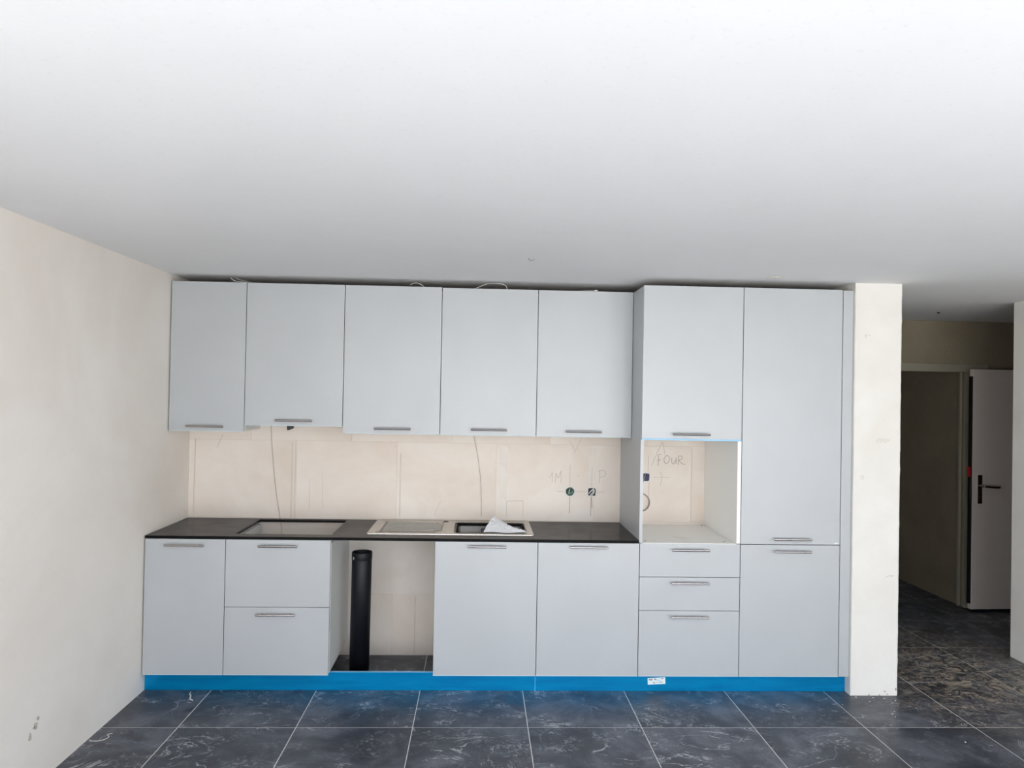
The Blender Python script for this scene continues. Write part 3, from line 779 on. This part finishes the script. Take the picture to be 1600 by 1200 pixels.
# ------------------------------------------------------------------ ceiling details
def blob(name, x, y, rx, ry, mat, lab, cat, h=.004, seed=1):
    rnd = random.Random(seed); bm = bmesh.new(); n = 20
    ed = [bm.verts.new((x+rx*math.cos(2*math.pi*i/n)*rnd.uniform(.75, 1.1), y+ry*math.sin(2*math.pi*i/n)*rnd.uniform(.75, 1.1), H-.0004)) for i in range(n)]
    inn = [bm.verts.new((x+(v_.co.x-x)*.6, y+(v_.co.y-y)*.6, H-h*rnd.uniform(.5, 1.2))) for v_ in ed]
    bridge(bm, ed, inn); bm.faces.new(inn)
    return tag(link(name, bm, mat), lab, cat)
blob('plaster_patch', 3.585, -.742, .05, .04, M_DEBRIS, 'rough white plaster patch on the ceiling in front of the tall units', 'plaster patch', .006, 2)
hk = bmesh.new(); add_tube(hk, spline([(2.145, -1.12, H-.001), (2.147, -1.12, H-.010), (2.157, -1.12, H-.013), (2.168, -1.12, H-.009), (2.17, -1.12, H-.004)], 4), .0012, 6)
tag(link('ceiling_hook', hk, M_BLACK, None, True), 'tiny dark wire hook in the middle of the ceiling', 'hook')
tag(link('ceiling_anchor', add_tube(bmesh.new(), [(5.45, .60, H-.001), (5.45, .60, H-.012)], .009, 8), M_BLACK), 'tiny dark fixing in the corridor ceiling', 'anchor')

# ------------------------------------------------------------------ floor litter and wall gouge
gm = bmesh.new(); rnd = random.Random(12)
gy_, gz_ = -1.77, .18
def px_gouge(cy_, cz_, a, b, seed):
    r = random.Random(seed); n = 9
    A = [gm.verts.new((.0012, cy_+a*math.cos(2*math.pi*i/n)*r.uniform(.5, 1.2), cz_+b*math.sin(2*math.pi*i/n)*r.uniform(.5, 1.2))) for i in range(n)]
    Bv = [gm.verts.new((-.0005, v_.co.y, v_.co.z)) for v_ in A]
    gm.faces.new(A)
    for i in range(n): gm.faces.new((A[i], A[(i+1) % n], Bv[(i+1) % n], Bv[i]))
px_gouge(-1.560, .262, .020, .018, 1); px_gouge(-1.545, .290, .010, .010, 2); px_gouge(-1.595, .232, .012, .022, 3)
gg = link('gouge', gm, M_CHIP, wl); gg['label'] = 'chipped gouge low on the wall'

def crumb(x, y, s, seed, lab):
    r = random.Random(seed); bm = bmesh.new()
    bmesh.ops.create_icosphere(bm, subdivisions=1, radius=s)
    for v_ in bm.verts: v_.co = Vector((x+v_.co.x*r.uniform(.6, 1.3), y+v_.co.y*r.uniform(.6, 1.3), max(.0003, s*.5+v_.co.z*r.uniform(.4, .8))))
    return tag(link('plaster_crumb', bm, M_DEBRIS), lab, 'debris', 'plaster crumbs on the floor tiles')
CR = 'tiny white plaster crumb lying on the dark floor tiles by the white pillar'
for i, (x, y, s) in enumerate(((4.24, -.86, .005), (4.235, -.895, .004), (4.27, -.83, .0035), (4.43, -1.18, .005), (4.02, -.74, .0035), (4.20, -.70, .004), (4.36, -.69, .004), (4.75, -.60, .004), (4.55, -.98, .003), (4.15, -.645, .006), (4.25, -.65, .005), (4.31, -.66, .004))):
    crumb(x, y, s, i, CR)
thr = spline([(.012, -1.15, .002), (.05, -1.165, .003), (.085, -1.15, .004), (.092, -1.12, .003), (.075, -1.10, .003), (.09, -1.08, .002)], 6)
tag(link('thread', add_tube(bmesh.new(), thr, .0016, 6), M_DEBRIS, None, True), 'white thread curled on the floor against the left wall', 'thread')
thr = spline([(.278, -.585, .002), (.285, -.62, .002), (.30, -.64, .003), (.312, -.68, .002), (.335, -.70, .002)], 6)
tag(link('paper_shred', add_tube(bmesh.new(), thr, [.0018+.0022*math.sin(i/len(thr)*3.1) for i in range(len(thr))], 5), M_DEBRIS, None, True), 'thin white paper shred on the floor before the narrow left base cabinet', 'paper shred')
bm = bmesh.new(); add_box(bm, .866, .912, -.578, -.562, .0005, .006, .001)
tag(link('film_scrap', bm, new_mat('dark_blue_film', lin(8, 52, 110), .4)), 'dark blue film scrap at the foot of the left plinth', 'film scrap')
